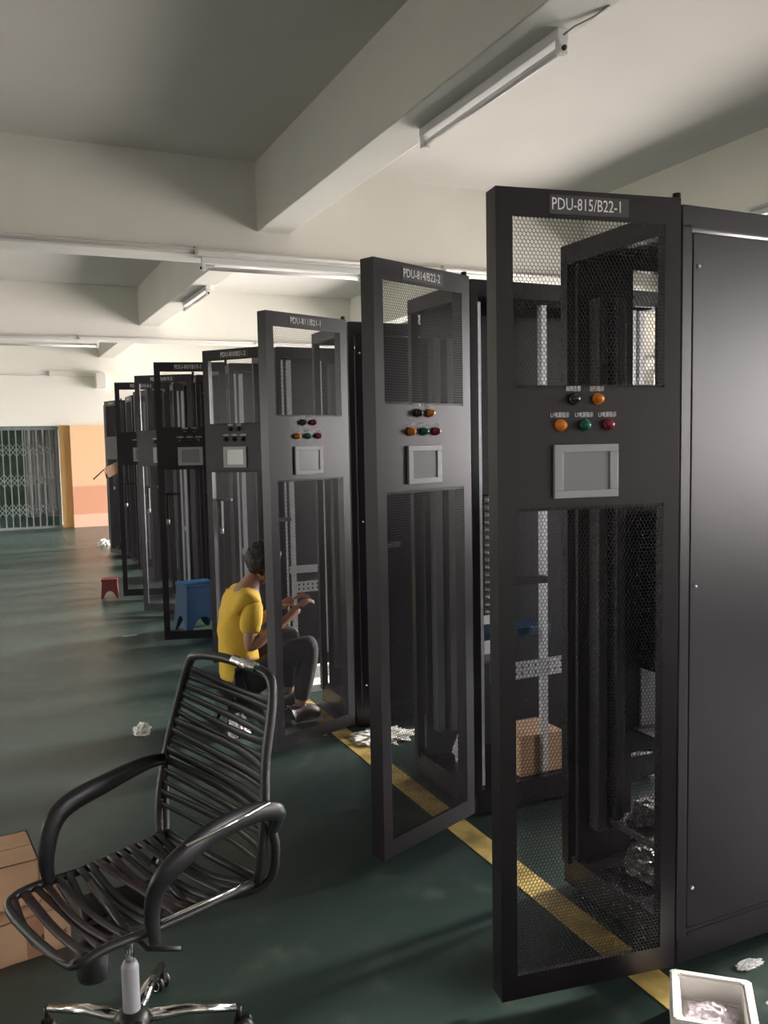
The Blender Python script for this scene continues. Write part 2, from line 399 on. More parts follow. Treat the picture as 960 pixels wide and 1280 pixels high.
disp_mesh = MB().box(-bw/2+.0275, bw/2-.0275, .003, .0065, -bh/2+.0215, bh/2-.0215).mesh('display', 'display')
hm = MB(); hm.box(WD-.18, WD-SW, -.04, -.012, 1.235, 1.255, bev=.003); hm.box(WD-.075, WD-.055, -.06, -.03, 1.03, 1.24, bev=.004); 
handle_mesh = hm.mesh('handle', 'blackplastic')
lock_mesh = MB().cyl((WD-.065, -.045, .985), (WD-.065, -.045, 1.03), .014, 'zinc').mesh('lock_cylinder')
hinge_mesh = MB().cyl((-.008, 0, DH-.03), (-.008, 0, DH+.022), .012, n=12).mesh('hinge_pin', 'powder')
plate_mesh = MB().box(-.125, .125, TH, TH+.0015, -.026, .026).mesh('sign_plate', 'label')
def text_mesh(txt, size, name='lettering', xs_=1.0, depth=.0003):
    cu_ = bpy.data.curves.new('t', 'FONT'); cu_.body = txt; cu_.size = size; cu_.align_x = 'CENTER'; cu_.align_y = 'CENTER'; cu_.extrude = depth; cu_.resolution_u = 2
    o = bpy.data.objects.new('t', cu_); col.objects.link(o)
    me = bpy.data.meshes.new_from_object(o.evaluated_get(bpy.context.evaluated_depsgraph_get())); me.name = name
    col.objects.unlink(o); bpy.data.objects.remove(o)
    # text x -> -u, text y -> z, normal -> +y
    me.transform(Matrix(((-xs_, 0, 0, 0), (0, 0, 1, 0), (0, 1, 0, 0), (0, 0, 0, 1))))
    me.materials.clear(); me.materials.append(M['letter']); return me
cap = {t: text_mesh(t, .0165, xs_=.72) for t in ('故障告警', '运行指示', 'L1电源指示', 'L2电源指示', 'L3电源指示')}
lamp_rows = [(.349, .580, '故障告警'), (.274, .580, '运行指示'), (.392, .654, 'L1电源指示'), (.315, .654, 'L2电源指示'), (.240, .654, 'L3电源指示')]
def make_door(cab, ang, sign, cols, full=True, bright=None):
    d = ob('door', frame_mesh, cab, (-.034, .0, ZD)); d.rotation_euler.z = PI/2+R(ang)
    ob('perforated_sheet', up_mesh, d); ob('perforated_sheet', lo_mesh, d)
    ob('hinge_pin', hinge_mesh, d)
    p = ob('sign_plate', plate_mesh, d, (.298, 0, DH-.040)); p['label'] = 'gray plate lettered '+sign
    t = ob('lettering', text_mesh(sign, .047, xs_=.74), d, (.305, TH+.002, DH-.040))
    if full:
        for (u, v, c), k in zip(lamp_rows, cols):
            l = ob('indicator_lamp', lens_m[k], d, (u, TH, DH-v)); l['label'] = {'amber': 'amber', 'green': 'green', 'red': 'dull red', 'blacklens': 'black'}[k]+' indicator lamp'
            ob('lettering', cap[c], d, (u, TH+.0006, DH-v+.0285))
        ob('screen_bezel', bez_mesh, d, (.312, TH, DH-.786)); ob('display', pale_mesh if bright else disp_mesh, d, (.312, TH, DH-.786))
    ob('handle', handle_mesh, d); ob('lock_cylinder', lock_mesh, d)
    return d
P_ = .04
# shared cabinet meshes, local origin at near front foot corner: x depth, y along the row
post_mesh = MB().box(0, P_, 0, P_, .1, H-.06, bev=.003).mesh('corner_post', 'powder')
tf = MB()
for a in ((0, D, 0, P_), (0, D, W-P_, W), (0, P_, P_, W-P_), (D-P_, D, P_, W-P_)): tf.box(*a, H-.075, H-.005, bev=.003)
top_mesh = tf.mesh('top_frame', 'powder')
roof_mesh = MB().box(.02, D-.02, .02, W-.02, H-.02, H, bev=.002).mesh('roof_panel', 'powder')
pl = MB(); pl.box(.01, D-.01, .005, .03, .02, .13); pl.box(.01, D-.01, W-.03, W-.005, .02, .13); pl.box(.01, .035, .03, W-.03, .02, .13); pl.box(D-.035, D-.01, .03, W-.03, .02, .13)
pl.box(.02, D-.02, .02, W-.02, .10, .115)
for x in (.06, D-.06):
    for y in (.06, W-.06): pl.cyl((x, y, 0), (x, y, .03), .022, n=12)
plinth_mesh = pl.mesh('plinth', 'powder')
sp = MB(); sp.box(.05, D-.01, .008, .022, .115, H-.08, bev=.004); sp.box(.05, D-.01, .002, .010, .105, .118)
side_mesh = sp.mesh('side_panel', 'powder')
screw_mesh = MB().lathe([(.007, 0), (.007, .003), (.004, .006), (.0005, .0065)], n=10, mx=Matrix.Rotation(PI/2, 4, 'X')).mesh('screw', 'screw')
def slotted(x0, x1, y0, y1, z0, z1, along='z'):
    """galvanised strip with punched holes, built as a ladder of bars"""
    m = MB(); e = .008
    if along == 'z':
        m.box(x0, x0+e, y0, y1, z0, z1); m.box(x1-e, x1, y0, y1, z0, z1); z = z0
        while z < z1-.01: m.box(x0+e, x1-e, y0, y1, z, z+.026); z += .04
    else:
        m.box(x0, x1, y0, y1, z0, z0+.016); m.box(x0, x1, y0, y1, z1-.016, z1); m.box(x0, x1, y0, y1, (z0+z1)/2-.008, (z0+z1)/2+.008); x = x0
        while x < x1-.01: m.box(x, x+.02, y0, y1, z0, z1); x += .036
    return m
def rail_shape(w):
    m = MB(); m.box(0, w, 0, .002, .13, H-.09); m.box(0, .002, 0, .03, .13, H-.09); m.box(w-.002, w, 0, .03, .13, H-.09)
    return m.mesh('mounting_rail', 'zinc')
rail_mesh = rail_shape(.03); rail_thin = rail_shape(.02)
cross_mesh = slotted(.12, .52, 0, .012, .60, .68, 'x').mesh('cross_bar', 'zinc')
cross2_mesh = slotted(.08, .56, 0, .012, .745, .80, 'x').mesh('cross_bar', 'zinc')
def breaker_mesh():
    m = MB(); m.box(0, .05, -.12, 0, .0, .036, 'blackplastic', bev=.003); m.box(.052, .112, -.09, 0, .0, .036, 'inner', bev=.003)
    for x, y in ((.025, -.12), (.08, -.09)):
        for dx in (-.014, .012):
            m.lathe([(.0075, 0), (.0075, .005), (.0005, .006)], 'brass', 10, Matrix.Translation((x+dx, y, .018)) @ Matrix.Rotation(PI/2, 4, 'X'))
    m.box(.018, .032, -.132, -.12, .013, .023, 'screw')
    return m.mesh('circuit_breaker')
brk = breaker_mesh()
cabs = []
def cabinet(i, y, ang, sign, label, cols=('blacklens', 'amber', 'amber', 'green', 'red'), panel=False, breakers=False, full=True, plate=(.04, 1.0, .116, 2.33), rails=True, solid=False):
    t = thing('cabinet', label, 'cabinet', (X0, y, 0), 0, 'black power cabinets in a row'); cabs.append(t)
    for a, b in ((0, 0), (0, W-P_), (D-P_, 0), (D-P_, W-P_)): ob('corner_post', post_mesh, t, (a, b, 0))
    ob('top_frame', top_mesh, t); ob('roof_panel', roof_mesh, t); ob('plinth', plinth_mesh, t)
    if panel:
        s = ob('side_panel', side_mesh, t)
        for z in (2.22, 1.24, .26): ob('screw', screw_mesh, s, (.072, .008, z))
    if plate: MB().box(plate[0], plate[1], W-.075, W-.06, plate[2], plate[3]).build('mounting_plate', 'inner', t)
    if rails:
        for x in ((.062, .40, .92, .97) if i == 2 else (.04, .10, .36, .92)): ob('mounting_rail', rail_thin if (x == .062) else rail_mesh, t, (x, .045, 0))
        ob('cross_bar', cross_mesh, t, (0, .045, 0)); 
        if i != 2: ob('cross_bar', cross2_mesh, t, (0, .045, 0))
    gm = MB(); gm.box(.07, .11, W-.13, W-.075, .25, 2.2, bev=.003); gm.box(.135, .175, W-.15, W-.075, .25, 2.2, bev=.003)
    gm.build('cable_trunking', 'gray', t)
    if breakers:
        for k in range(16): ob('circuit_breaker', brk, t, (.305, W-.075, .83+k*.0375))
        MB().box(.31, .42, W-.085, W-.075, .6, .83).build('busbar', 'zinc', t); MB().box(.27, .44, W-.2, W-.075, .585, .6, bev=.002).build('breaker_shelf', 'gray', t)
    make_door(t, ang, sign, cols, full, i == 4)
    return t
A, B_, G_, R_ = 'amber', 'blacklens', 'green', 'red'
c1 = cabinet(1, 1.99, 81, 'PDU-815/B22-1', 'nearest black cabinet, perforated door open, sign reading PDU-815/B22-1', (B_, A, A, G_, R_), panel=True, breakers=True, rails=False, plate=(.02, .27, .116, 2.34))
MB().box(.27, D-.06, W-.075, W-.06, .5, 1.52).build('mounting_plate', 'inner', c1)
c2 = cabinet(2, 3.229, 111.7, 'PDU-814/B22-2', 'black cabinet second from the camera with a pale lit door, sign PDU-814/B22-2', (B_, A, A, G_, R_), breakers=True)
c3 = cabinet(3, 4.595, 111.8, 'PDU-811/B21-1', 'black cabinet whose door swings open just in front of the seated person', (B_, R_, A, G_, R_), panel=True, plate=(.04, .3, .14, 2.3), rails=False)
MB().box(.27, D-.06, W-.075, W-.06, .5, 2.28).build('mounting_plate', 'inner', c3)
c4 = cabinet(4, 5.948, 38.2, 'PDU-810/B21-2', 'black cabinet with half closed door, its screen pale, behind the seated person', (B_, B_, B_, B_, B_))
c5 = cabinet(5, 7.235, 76.2, 'PDU-807/B19-1', 'black cabinet whose open door frames the blue stool', (B_, B_, B_, B_, B_))
c6 = cabinet(6, 8.504, 57.1, 'PDU-806/B19-2', 'black cabinet just beyond the one whose door frames the blue stool', (B_, B_, B_, B_, B_), panel=True)
c7 = cabinet(7, 9.64, 74.5, 'PDU-803/B18-1', 'black cabinet with open door beside the low red stool', (B_, B_, B_, B_, B_))
far_l = ['black cabinet with shut door just beyond the one beside the red stool', 'black cabinet with shut door, third from the far end of the row', 'black cabinet with shut door, last but one in the row', 'farthest black cabinet at the end of the row']
for k, (y, a) in enumerate(((10.9, 8), (12.15, 0), (13.4, 14), (14.65, 0))):
    cabinet(8+k, y, a, 'PDU-80%d/B17-%d' % (3-k if k < 3 else 0, 1+k % 2), far_l[k], (B_, B_, B_, B_, B_), panel=k != 1, full=False)

# ------------------------------------------------------------------ office chair
def lerp(a, b, t): return Vector(a)*(1-t)+Vector(b)*t
def smooth_path(pts, n=8):
    pts = [Vector(p) for p in pts]; out = []
    P = [2*pts[0]-pts[1]]+pts+[2*pts[-1]-pts[-2]]
    for i in range(1, len(P)-2):
        for k in range(n):
            t = k/n; a, b, c, d = P[i-1:i+3]
            out.append(.5*((2*b)+(c-a)*t+(2*a-5*b+4*c-d)*t*t+(3*b-a-3*c+d)*t**3))
    out.append(pts[-1]); return out
ch = thing('office_chair', 'black elastic strap office chair with armrests on a chrome wheeled base', 'chair', (.29, 2.40, 0))
O = Vector((.29, 2.40, 0))
def L(x, y, z): return (x-O.x, y-O.y, z)
# world points: far rail (y high), near rail (y low); front toward -x
FF, FB = (.005, 2.46, .50), (.43, 2.62, .51)     # far rail front / back
NF, NB = (.145, 2.08, .50), (.60, 2.21, .51)     # near rail front / back
def rail(a, b, extra):
    return smooth_path([L(*extra[0])]+[L(*a), L(*b)]+[L(*extra[1])], 6)
fr = MB()
seat_loop = smooth_path([L(.43, 2.62, .51), L(.22, 2.545, .495), L(.08, 2.495, .50), L(.01, 2.465, .495), L(-.005, 2.42, .482), L(.04, 2.28, .476), L(.105, 2.12, .478), L(.14, 2.075, .488), L(.20, 2.09, .50), L(.38, 2.145, .497), L(.60, 2.21, .51)], 6)
fr.tube(seat_loop, .0125, n=10)
fr.tube([L(.62, 2.215, .512), L(.43+.02, 2.63, .512)], .0125, n=10)
fr.tube([L(.2, 2.5, .485), L(.27, 2.13, .485)], .012, n=8); fr.tube([L(.36, 2.56, .485), L(.44, 2.18, .485)], .012, n=8)
fr.build('seat_frame', 'blackplastic', ch)
MB().tube([L(.34, 2.125, .512), L(.60, 2.203, .522)], .006, 'chrome', 8).build('chrome_trim', 'chrome', ch)
bk = MB()
BL = [(.43, 2.63, .51), (.435, 2.66, .60), (.47, 2.70, .74), (.51, 2.68, .90), (.535, 2.61, 1.04), (.55, 2.56, 1.075), (.60, 2.46, 1.085), (.66, 2.34, 1.075), (.69, 2.275, 1.055), (.685, 2.25, .98), (.655, 2.225, .84), (.64, 2.20, .70), (.625, 2.20, .58), (.62, 2.215, .51)]
bpath = smooth_path([L(*p) for p in BL], 6)
bk.tube(bpath, .014, n=10); bk.build('back_frame', 'blackplastic', ch)
MB().tube([L(.62, 2.40, 1.088), L(.665, 2.315, 1.078)], .0155, n=10).build('chrome_trim', 'chrome', ch)
# seat straps
for k in range(15):
    t = .0+k/14*.98
    a = lerp(L(.005, 2.455, .497), L(.43, 2.62, .518), t); b = lerp(L(.125, 2.075, .497), L(.60, 2.205, .518), t)
    if k in (3, 8): a = lerp(a, L(.005, 2.455, .497), .04)
    sag = .020+random.random()*.022; sk = random.uniform(-.03, .03)
    pts = [lerp(a, b, q/10)+Vector((sk*math.sin(PI*q/10), 0, -sag*math.sin(PI*q/10))) for q in range(11)]
    MB().tube(pts, random.choice((.011, .014)), n=8, flat=.5, up=(0, 0, 1)).build('elastic_strap', 'strapred' if k in (0, 1, 2, 3, 4, 8, 9) else 'strap', ch)
# back straps
lp = bpath[2:24]; rp = bpath[-3:-28:-1]
def on(path, z):
    for i in range(len(path)-1):
        if (path[i].z-z)*(path[i+1].z-z) <= 0 and path[i].z != path[i+1].z:
            return lerp(path[i], path[i+1], (z-path[i].z)/(path[i+1].z-path[i].z))
    return path[-1]
half = len(bpath)//2
for k in range(15):
    z = .59+k*.0305; zr = z-.015
    a = on(bpath[:half], z+.01); b = on(bpath[half:][::-1], zr)
    sag = random.uniform(.025, .05); bow = random.uniform(.05, .065)
    k_ = random.uniform(-.012, .012); b = b+Vector((0, 0, k_))
    pts = [lerp(a, b, q/12)+Vector((bow*math.sin(PI*q/12), .01*math.sin(PI*q/12), -sag*math.sin(PI*q/12))) for q in range(13)]
    MB().tube(pts, random.choice((.011, .015, .019)), n=8, flat=.4, up=(1, 0, .2)).build('elastic_strap', 'strap', ch)
# armrests
far = smooth_path([L(.10, 2.50, .49), L(.095, 2.48, .58), L(.115, 2.49, .665), L(.165, 2.52, .705), L(.28, 2.58, .725), L(.40, 2.65, .735), L(.475, 2.70, .72)], 6)
near = smooth_path([L(.32, 2.10, .48), L(.31, 2.06, .58), L(.325, 2.025, .665), L(.385, 2.035, .715), L(.48, 2.075, .745), L(.60, 2.125, .745), L(.665, 2.15, .72), L(.66, 2.18, .66)], 6)
for p in (far, near):
    rr = [.016+.016*math.sin(PI*min(1, i/(len(p)-1)*1.0)) for i in range(len(p))]
    MB().tube(p, rr, n=10, flat=.55, up=(.35, -.93, 0)).build('armrest', 'blackplastic', ch)
MB().tube([L(.39, 2.022, .744), L(.63, 2.118, .766)], .005, n=6).build('chrome_trim', 'chrome', ch)
sup = MB(); sup.tube(smooth_path([L(.645, 2.185, .70), L(.665, 2.19, .60), L(.64, 2.21, .50), L(.5, 2.26, .46)], 5), .013, n=8)
sup.build('back_support', 'blackplastic', ch); sup = MB()
sup.tube(smooth_path([L(.46, 2.69, .70), L(.455, 2.66, .58), L(.44, 2.62, .50), L(.38, 2.52, .46)], 5), .013, n=8)
sup.build('back_support', 'blackplastic', ch)
# mechanism, column, base
mc = MB(); mc.box(-.12, .10, -.08, .08, .405, .455, bev=.012); mc.lathe([(0, 0), (.04, 0), (.043, .01), (.043, .085), (.035, .1), (0, .1)], n=16, mx=Matrix.Translation((-.105, -.155, .345)))
mc.tube([(-.04, -.05, .44), (.02, -.23, .425), (.10, -.26, .42)], .007, n=6)
mc.box(-.12, -.05, -.15, -.05, .41, .44, bev=.006)
mc.build('tilt_mechanism', 'blackplastic', ch)
MB().cyl((0, -.03, .26), (0, -.03, .42), .013).build('gas_column', 'chrome', ch)
MB().lathe([(.022, .10), (.024, .12), (.024, .27), (.018, .285), (.012, .287)], n=20, mx=Matrix.Translation((0, -.03, 0))).build('column_sleeve', 'screenbezel', ch)
hub = Matrix.Translation((0, -.03, 0))
MB().lathe([(.0, .07), (.05, .075), (.052, .12), (.035, .14), (.024, .145)], n=20, mx=hub).build('base_hub', 'blackplastic', ch)
for k in range(5):
    a = R(-8+72*k); d = Vector((math.cos(a), math.sin(a), 0)); c = Vector((0, -.03, 0))
    MB().tube([c+d*.03+Vector((0, 0, .115)), c+d*.15+Vector((0, 0, .112)), c+d*.285+Vector((0, 0, .088))], [.021, .018, .014], 'chrome', 12, flat=.8).build('base_leg', 'chrome', ch)
    cs = Matrix.Translation(c+d*.295) @ Matrix.Rotation(a+k*1.1, 4, 'Z')
    m = MB()
    for sy in (-1, 1): m.lathe([(.0, -.009), (.018, -.009), (.027, -.006), (.028, 0), (.027, .006), (.018, .009), (0, .009)], 'blackplastic', 18, cs @ Matrix.Translation((.012, sy*.014, .028)) @ Matrix.Rotation(PI/2, 4, 'X'))
    for sy in (-1, 1): m.tube([cs @ Vector((.012+.019*math.cos(w), sy*.0245, .028+.019*math.sin(w))) for w in [2*PI*i/16 for i in range(16)]], .0016, 'chrome', 5, closed=True)
    m.tube([cs @ Vector((0, 0, .05)), cs @ Vector((0, 0, .09))], .009, 'blackplastic', 8)
    m.box(-.012, .03, -.006, .006, .03, .062, 'blackplastic', cs, )
    m.build('caster', 'blackplastic', ch)

# ------------------------------------------------------------------ cartons at left
def carton(label, cx, cy, z, w, d, h, rz, flap=False, tapex=0, marks=True, lean=0):
    t = thing('carton', label, 'carton', (cx, cy, z), rz)
    m = MB(); k = .004
    m.box(-w/2, w/2, -d/2, -d/2+k, 0, h); m.box(-w/2, w/2, d/2-k, d/2, 0, h); m.box(-w/2, -w/2+k, -d/2, d/2, 0, h); m.box(w/2-k, w/2, -d/2, d/2, 0, h); m.box(-w/2, w/2, -d/2, d/2, 0, k)
    m.build('carton_body', 'card', t)
    if flap:
        for s in (-1, 1):
            f = MB(); a = R(28)
            f.box(0, w/2, -d/2+.003, d/2-.003, 0, k, None, Matrix.Translation((s*w/2, 0, h)) @ Matrix.Rotation(a*s+(PI if s > 0 else 0), 4, 'Y') if False else Matrix.Translation((-w/2 if s < 0 else 0, 0, h)) @ Matrix.Rotation(-R(7) if s < 0 else R(7), 4, 'Y'))
            f.build('flap', 'card', t)
    else:
        MB().box(-w/2, w/2, -d/2, -.002, h-k, h).build('flap', 'card', t); MB().box(-w/2, w/2, .002, d/2, h-k, h).build('flap', 'card', t)
    MB().box(tapex-.028, tapex+.028, -d/2-.001, -d/2, 0.001, h).build('packing_tape', 'cardtape', t)
    if marks:
        m = MB()
        for pts in (((-.014, .045), (-.010, .085), (.0, .09)), ((-.014, .066), (-.002, .068)), ((.004, .055), (.004, .075), (.012, .07), (.010, .055), (.004, .055)), ((.018, .056), (.024, .074), (.026, .055))):
            m.tube([(tapex+x, -d/2-.0015, z_) for x, z_ in pts], .0014, n=5)
        for pts in (((w/2-.04, .05), (w/2-.034, .07), (w/2-.028, .05)), ((w/2-.024, .052), (w/2-.014, .07)), ((w/2-.024, .068), (w/2-.013, .053))):
            m.tube([(x, -d/2-.0015, z_) for x, z_ in pts], .001, n=5)
        m.build('marker_writing', 'ink', t)
    return t
carton('taped brown carton lying on the floor behind the chair seat', -.055, 3.16, 0, .42, .34, .145, R(10), tapex=.095)
carton('plain brown carton stacked on top of the lower carton', -.10, 3.20, 0.147, .36, .26, .155, R(6), flap=False, marks=False, tapex=-.05)

# ------------------------------------------------------------------ crumpled things
def crumple(name, label, cat, loc, size, m, seed=0, sub=4, amp=.35, group=None, f=2.2):
    bm = bmesh.new(); bmesh.ops.create_icosphere(bm, subdivisions=sub, radius=1)
    for v in bm.verts:
        p = v.co.copy(); q = p*f+Vector((seed*7.3, seed*1.7, 0))
        k = 1+amp*(noise.turbulence(q, 3, True)-.6)+amp*.5*abs(noise.noise(q*3.1))
        v.co = Vector((p.x*k*size[0], p.y*k*size[1], max(p.z*k, -.35)*size[2]))
    lo = min(v.co.z for v in bm.verts)
    for v in bm.verts: v.co.z -= lo
    o = MB().bm(bm).build(name, m); o.location = loc
    return tag(o, label, cat, group)

# foam box, turned towards the aisle
fb = thing('foam_box', 'open white foam box on the floor beside the nearest cabinet', 'box', (1.775, 1.70, 0), R(-42))
fw_, fd, fh, wl = .225, .24, .13, .036
bm = bmesh.new(); bmesh.ops.create_cube(bm, size=1)
for v in bm.verts: v.co = Vector((v.co.x*fw_, v.co.y*fd, (v.co.z+.5)*fh))
tp = max(bm.faces, key=lambda f: f.calc_center_median().z)
bmesh.ops.inset_region(bm, faces=[tp], thickness=wl); r_ = bmesh.ops.extrude_face_region(bm, geom=[tp])
for v in [g for g in r_['geom'] if isinstance(g, bmesh.types.BMVert)]: v.co.z = .06; v.co.x *= .93; v.co.y *= .93
if tp.is_valid: bmesh.ops.delete(bm, geom=[tp], context='FACES')
bmesh.ops.recalc_face_normals(bm, faces=bm.faces[:]); bmesh.ops.bevel(bm, geom=bm.edges[:], offset=.005, segments=2, affect='EDGES')
m = MB().bm(bm)
m.build('box_shell', 'foam', fb)
crumple('plastic_bag', 'pale pink folded plastic bag lying inside the foam box', 'bag', (1.775, 1.70, .061), (.066, .072, .03), 'bag', 3, amp=.35)
crumple('clear_film', 'crinkled clear bubble film beside the foam box', 'packaging', (2.035, 1.60, .001), (.09, .08, .085), 'film', 5, 5, .7, f=4)
crumple('plastic_scrap', 'scrap of clear plastic under the nearest cabinet side panel', 'packaging', (2.15, 1.91, .001), (.05, .022, .009), 'film', 9, 4, .6)
crumple('paper_scrap', 'small crumpled white paper alone on the open green floor', 'paper', (.76, 5.13, .001), (.05, .045, .05), 'paper', 11, 3, .6)
tag(MB().box(-.06, .06, -.006, .006, 0, .002).build('paper_strip', 'paper'), 'thin white strip lying on floor farther up the aisle', 'paper').location = (1.1, 7.9, .001)
crumple('plastic_bag', 'grayish plastic wrapped bundle inside the nearest cabinet, upper of two', 'bag', (2.20, 2.36, .30), (.12, .10, .06), 'shadedbag', 13, amp=.4)
tag(MB().box(-.16, .17, -.14, .12, 0, .03, bev=.004).build('gray_tray', 'gray'), 'gray tray carrying the upper bundle inside the nearest cabinet', 'tray').location = (2.2, 2.34, .27)
crumple('plastic_bag', 'pinkish white plastic bundle at the bottom of the nearest cabinet', 'bag', (2.14, 2.34, .117), (.10, .11, .06), 'shadedbag', 17, amp=.4)
tag(MB().box(2.21, 2.45, 3.30, 3.52, .117, .31, bev=.004).build('carton', 'card'), 'small brown carton standing inside the second cabinet', 'carton')
tag(MB().box(2.04, 2.42, 3.35, 3.5, .78, .82, bev=.003).build('tool_tray', 'bluep'), 'dark blue tray lying across the middle of the second cabinet', 'tray')
crumple('plastic_bag', 'white plastic bundle at the bottom of the second cabinet', 'bag', (2.10, 3.62, .117), (.06, .06, .12), 'bag', 21, amp=.4)
crumple('clear_film', 'crumpled white film on the floor beyond the second cabinet door', 'packaging', (1.99, 4.40, .001), (.18, .12, .03), 'paper', 23, 4, .8, f=4)
crumple('paper_scrap', 'white scrap on floor by the bottom of the third cabinet door', 'paper', (1.70, 4.62, .001), (.05, .03, .02), 'paper', 25, 3, .6)
crumple('wrapper', 'small red wrapper on the floor by the third cabinet door', 'wrapper', (1.64, 4.67, .001), (.035, .02, .015), 'redscrap', 27, 3, .6)
crumple('plastic_bag', 'white plastic bag on the floor beside the person', 'bag', (1.27, 4.84, .001), (.07, .06, .09), 'bag', 29, amp=.5)
tag(MB().box(1.85, 2.22, 5.45, 5.62, .0, .05, bev=.004).build('foam_strip', 'foam'), 'flat white foam strip on floor in front of fourth cabinet', 'packaging')
tag(MB().box(1.9, 2.22, 5.66, 5.72, 0, .12, bev=.004).build('foam_block', 'foam'), 'low white foam block behind the flat foam strip', 'packaging')
crumple('plastic_scrap', 'white plastic scraps near the foot of the farthest cabinet', 'packaging', (1.78, 15.45, .001), (.10, .09, .08), 'paper', 31, 3, .7)
tag(MB().tube([(1.88, 15.1, 1.16), (1.84, 15.1, 1.17), (1.80, 15.1, 1.32), (1.62, 15.1, 1.16)], .012, n=8).build('lever', 'blackplastic'), 'dark bent lever sticking out beside the farthest cabinet', 'lever')
tag(MB().box(-.14, .14, -.01, .01, -.08, .08, bev=.004).build('cardboard_piece', 'card'), 'brown cardboard piece stuck on the front of a far cabinet', 'cardboard')
o = bpy.data.objects['cardboard_piece']; o.location = (1.76, 13.45, 1.37); o.rotation_euler = (0, R(-22), R(15))

# ------------------------------------------------------------------ stools
def stool(label, loc, w, h, m, rz=0, taper=.82):
    t = thing('plastic_stool', label, 'stool', loc, rz)
    s = MB()
    a, b = w/2*taper, w/2
    s.box(-a-.012, a+.012, -a-.012, a+.012, h-.03, h, bev=.01); s.build('stool_seat', m, t)
    for ax in range(4):
        q = Matrix.Rotation(ax*PI/2, 4, 'Z'); k = MB()
        for sx in (-1, 1):
            pass
        # panel with arch cut out at the bottom
        vs = []; fs = []
        N = 10
        for i in range(N+1):
            u = -1+2*i/N
            lowz = .0 if abs(u) > .62 else h*.33*math.sqrt(max(0, 1-(u/.62)**2))*.9+.02
            for z in (lowz, h-.03):
                ww = b+(a-b)*z/h; vs.append((u*ww, -ww, z))
        for i in range(N): fs.append((2*i, 2*i+2, 2*i+3, 2*i+1))
        k.add([q @ Vector(p) for p in vs], fs)
        o_ = k.build('stool_side', m, t); md = o_.modifiers.new('s', 'SOLIDIFY'); md.thickness = .006; md.offset = -1
    return t
stool('square blue plastic stool standing behind the open cabinet door', (1.70, 7.83, 0), .34, .45, 'bluep', R(8))
stool('low red plastic stool near the far open cabinet door', (1.205, 10.06, 0), .19, .22, 'redp', R(-10))
stool('low dark stool under the seated person', (1.33, 5.06, 0), .25, .19, 'blackplastic', R(5))

# ------------------------------------------------------------------ person
def skinned(nodes, edges, root=0, sub=2):
    me = bpy.data.meshes.new('s'); me.from_pydata([n[0] for n in nodes], edges, [])
    o = bpy.data.objects.new('s', me); col.objects.link(o); o.modifiers.new('k', 'SKIN')
    for i, n_ in enumerate(nodes):
        r_ = n_[1]; d = me.skin_vertices[0].data[i]; d.radius = r_ if isinstance(r_, tuple) else (r_, r_); d.use_root = (i == root)
    o.modifiers.new('b', 'SUBSURF').levels = sub
    ev = bpy.data.meshes.new_from_object(o.evaluated_get(bpy.context.evaluated_depsgraph_get()))
    V = [v.co[:] for v in ev.vertices]; Fc = [tuple(p.vertices) for p in ev.polygons]
    col.objects.unlink(o); bpy.data.objects.remove(o); return V, Fc
P0 = Vector((1.34, 5.05, 0))
pr = thing('person', 'person in yellow t-shirt sitting low, reaching into a cabinet', 'person', P0)
def q(x, y, z): return (x-P0.x, y-P0.y, z)
HIP = q(1.36, 5.06, .30); SP = q(1.33, 5.06, .47); CH = q(1.34, 5.06, .66); UC = q(1.385, 5.06, .78); NK = q(1.425, 5.06, .86); HB = q(1.475, 5.055, .93)
rs, re_, rw = q(1.395, 4.905, .755), q(1.345, 4.86, .50), q(1.61, 4.89, .655)
ls, le, lw = q(1.395, 5.215, .755), q(1.44, 5.29, .52), q(1.66, 5.18, .68)
rh, lh = q(1.69, 4.91, .715), q(1.735, 5.14, .725)
rhip, rk, ra, rt_ = q(1.40, 4.965, .285), q(1.755, 4.90, .50), q(1.665, 4.89, .085), q(1.80, 4.885, .035)
lhip, lk, la, lt = q(1.40, 5.155, .285), q(1.74, 5.22, .50), q(1.69, 5.20, .085), q(1.82, 5.215, .035)
nodes = [(HIP, (.10, .08)), (SP, (.125, .10)), (CH, (.145, .105)), (UC, (.12, .085)), (NK, .052), (HB, .052),
         (rs, .052), (re_, .038), (rw, .026), (ls, .052), (le, .038), (lw, .026),
         (rhip, .07), (rk, .058), (ra, .04), (lhip, .07), (lk, .058), (la, .04), (rh, (.036, .018)), (lh, (.036, .018)),
         (lerp(rs, re_, .5), .044), (lerp(re_, rw, .35), .04), (lerp(ls, le, .5), .044), (lerp(le, lw, .35), .04),
         (lerp(rk, ra, .35), .056), (lerp(lk, la, .35), .056)]
edges = [(0, 1), (1, 2), (2, 3), (3, 4), (4, 5), (3, 6), (6, 20), (20, 7), (7, 21), (21, 8), (8, 18), (3, 9), (9, 22), (22, 10), (10, 23), (23, 11), (11, 19),
         (0, 12), (12, 13), (13, 24), (24, 14), (0, 15), (15, 16), (16, 25), (25, 17)]
body = MB(); V, Fc = skinned(nodes, edges); body.add(V, Fc, 'skin', True)
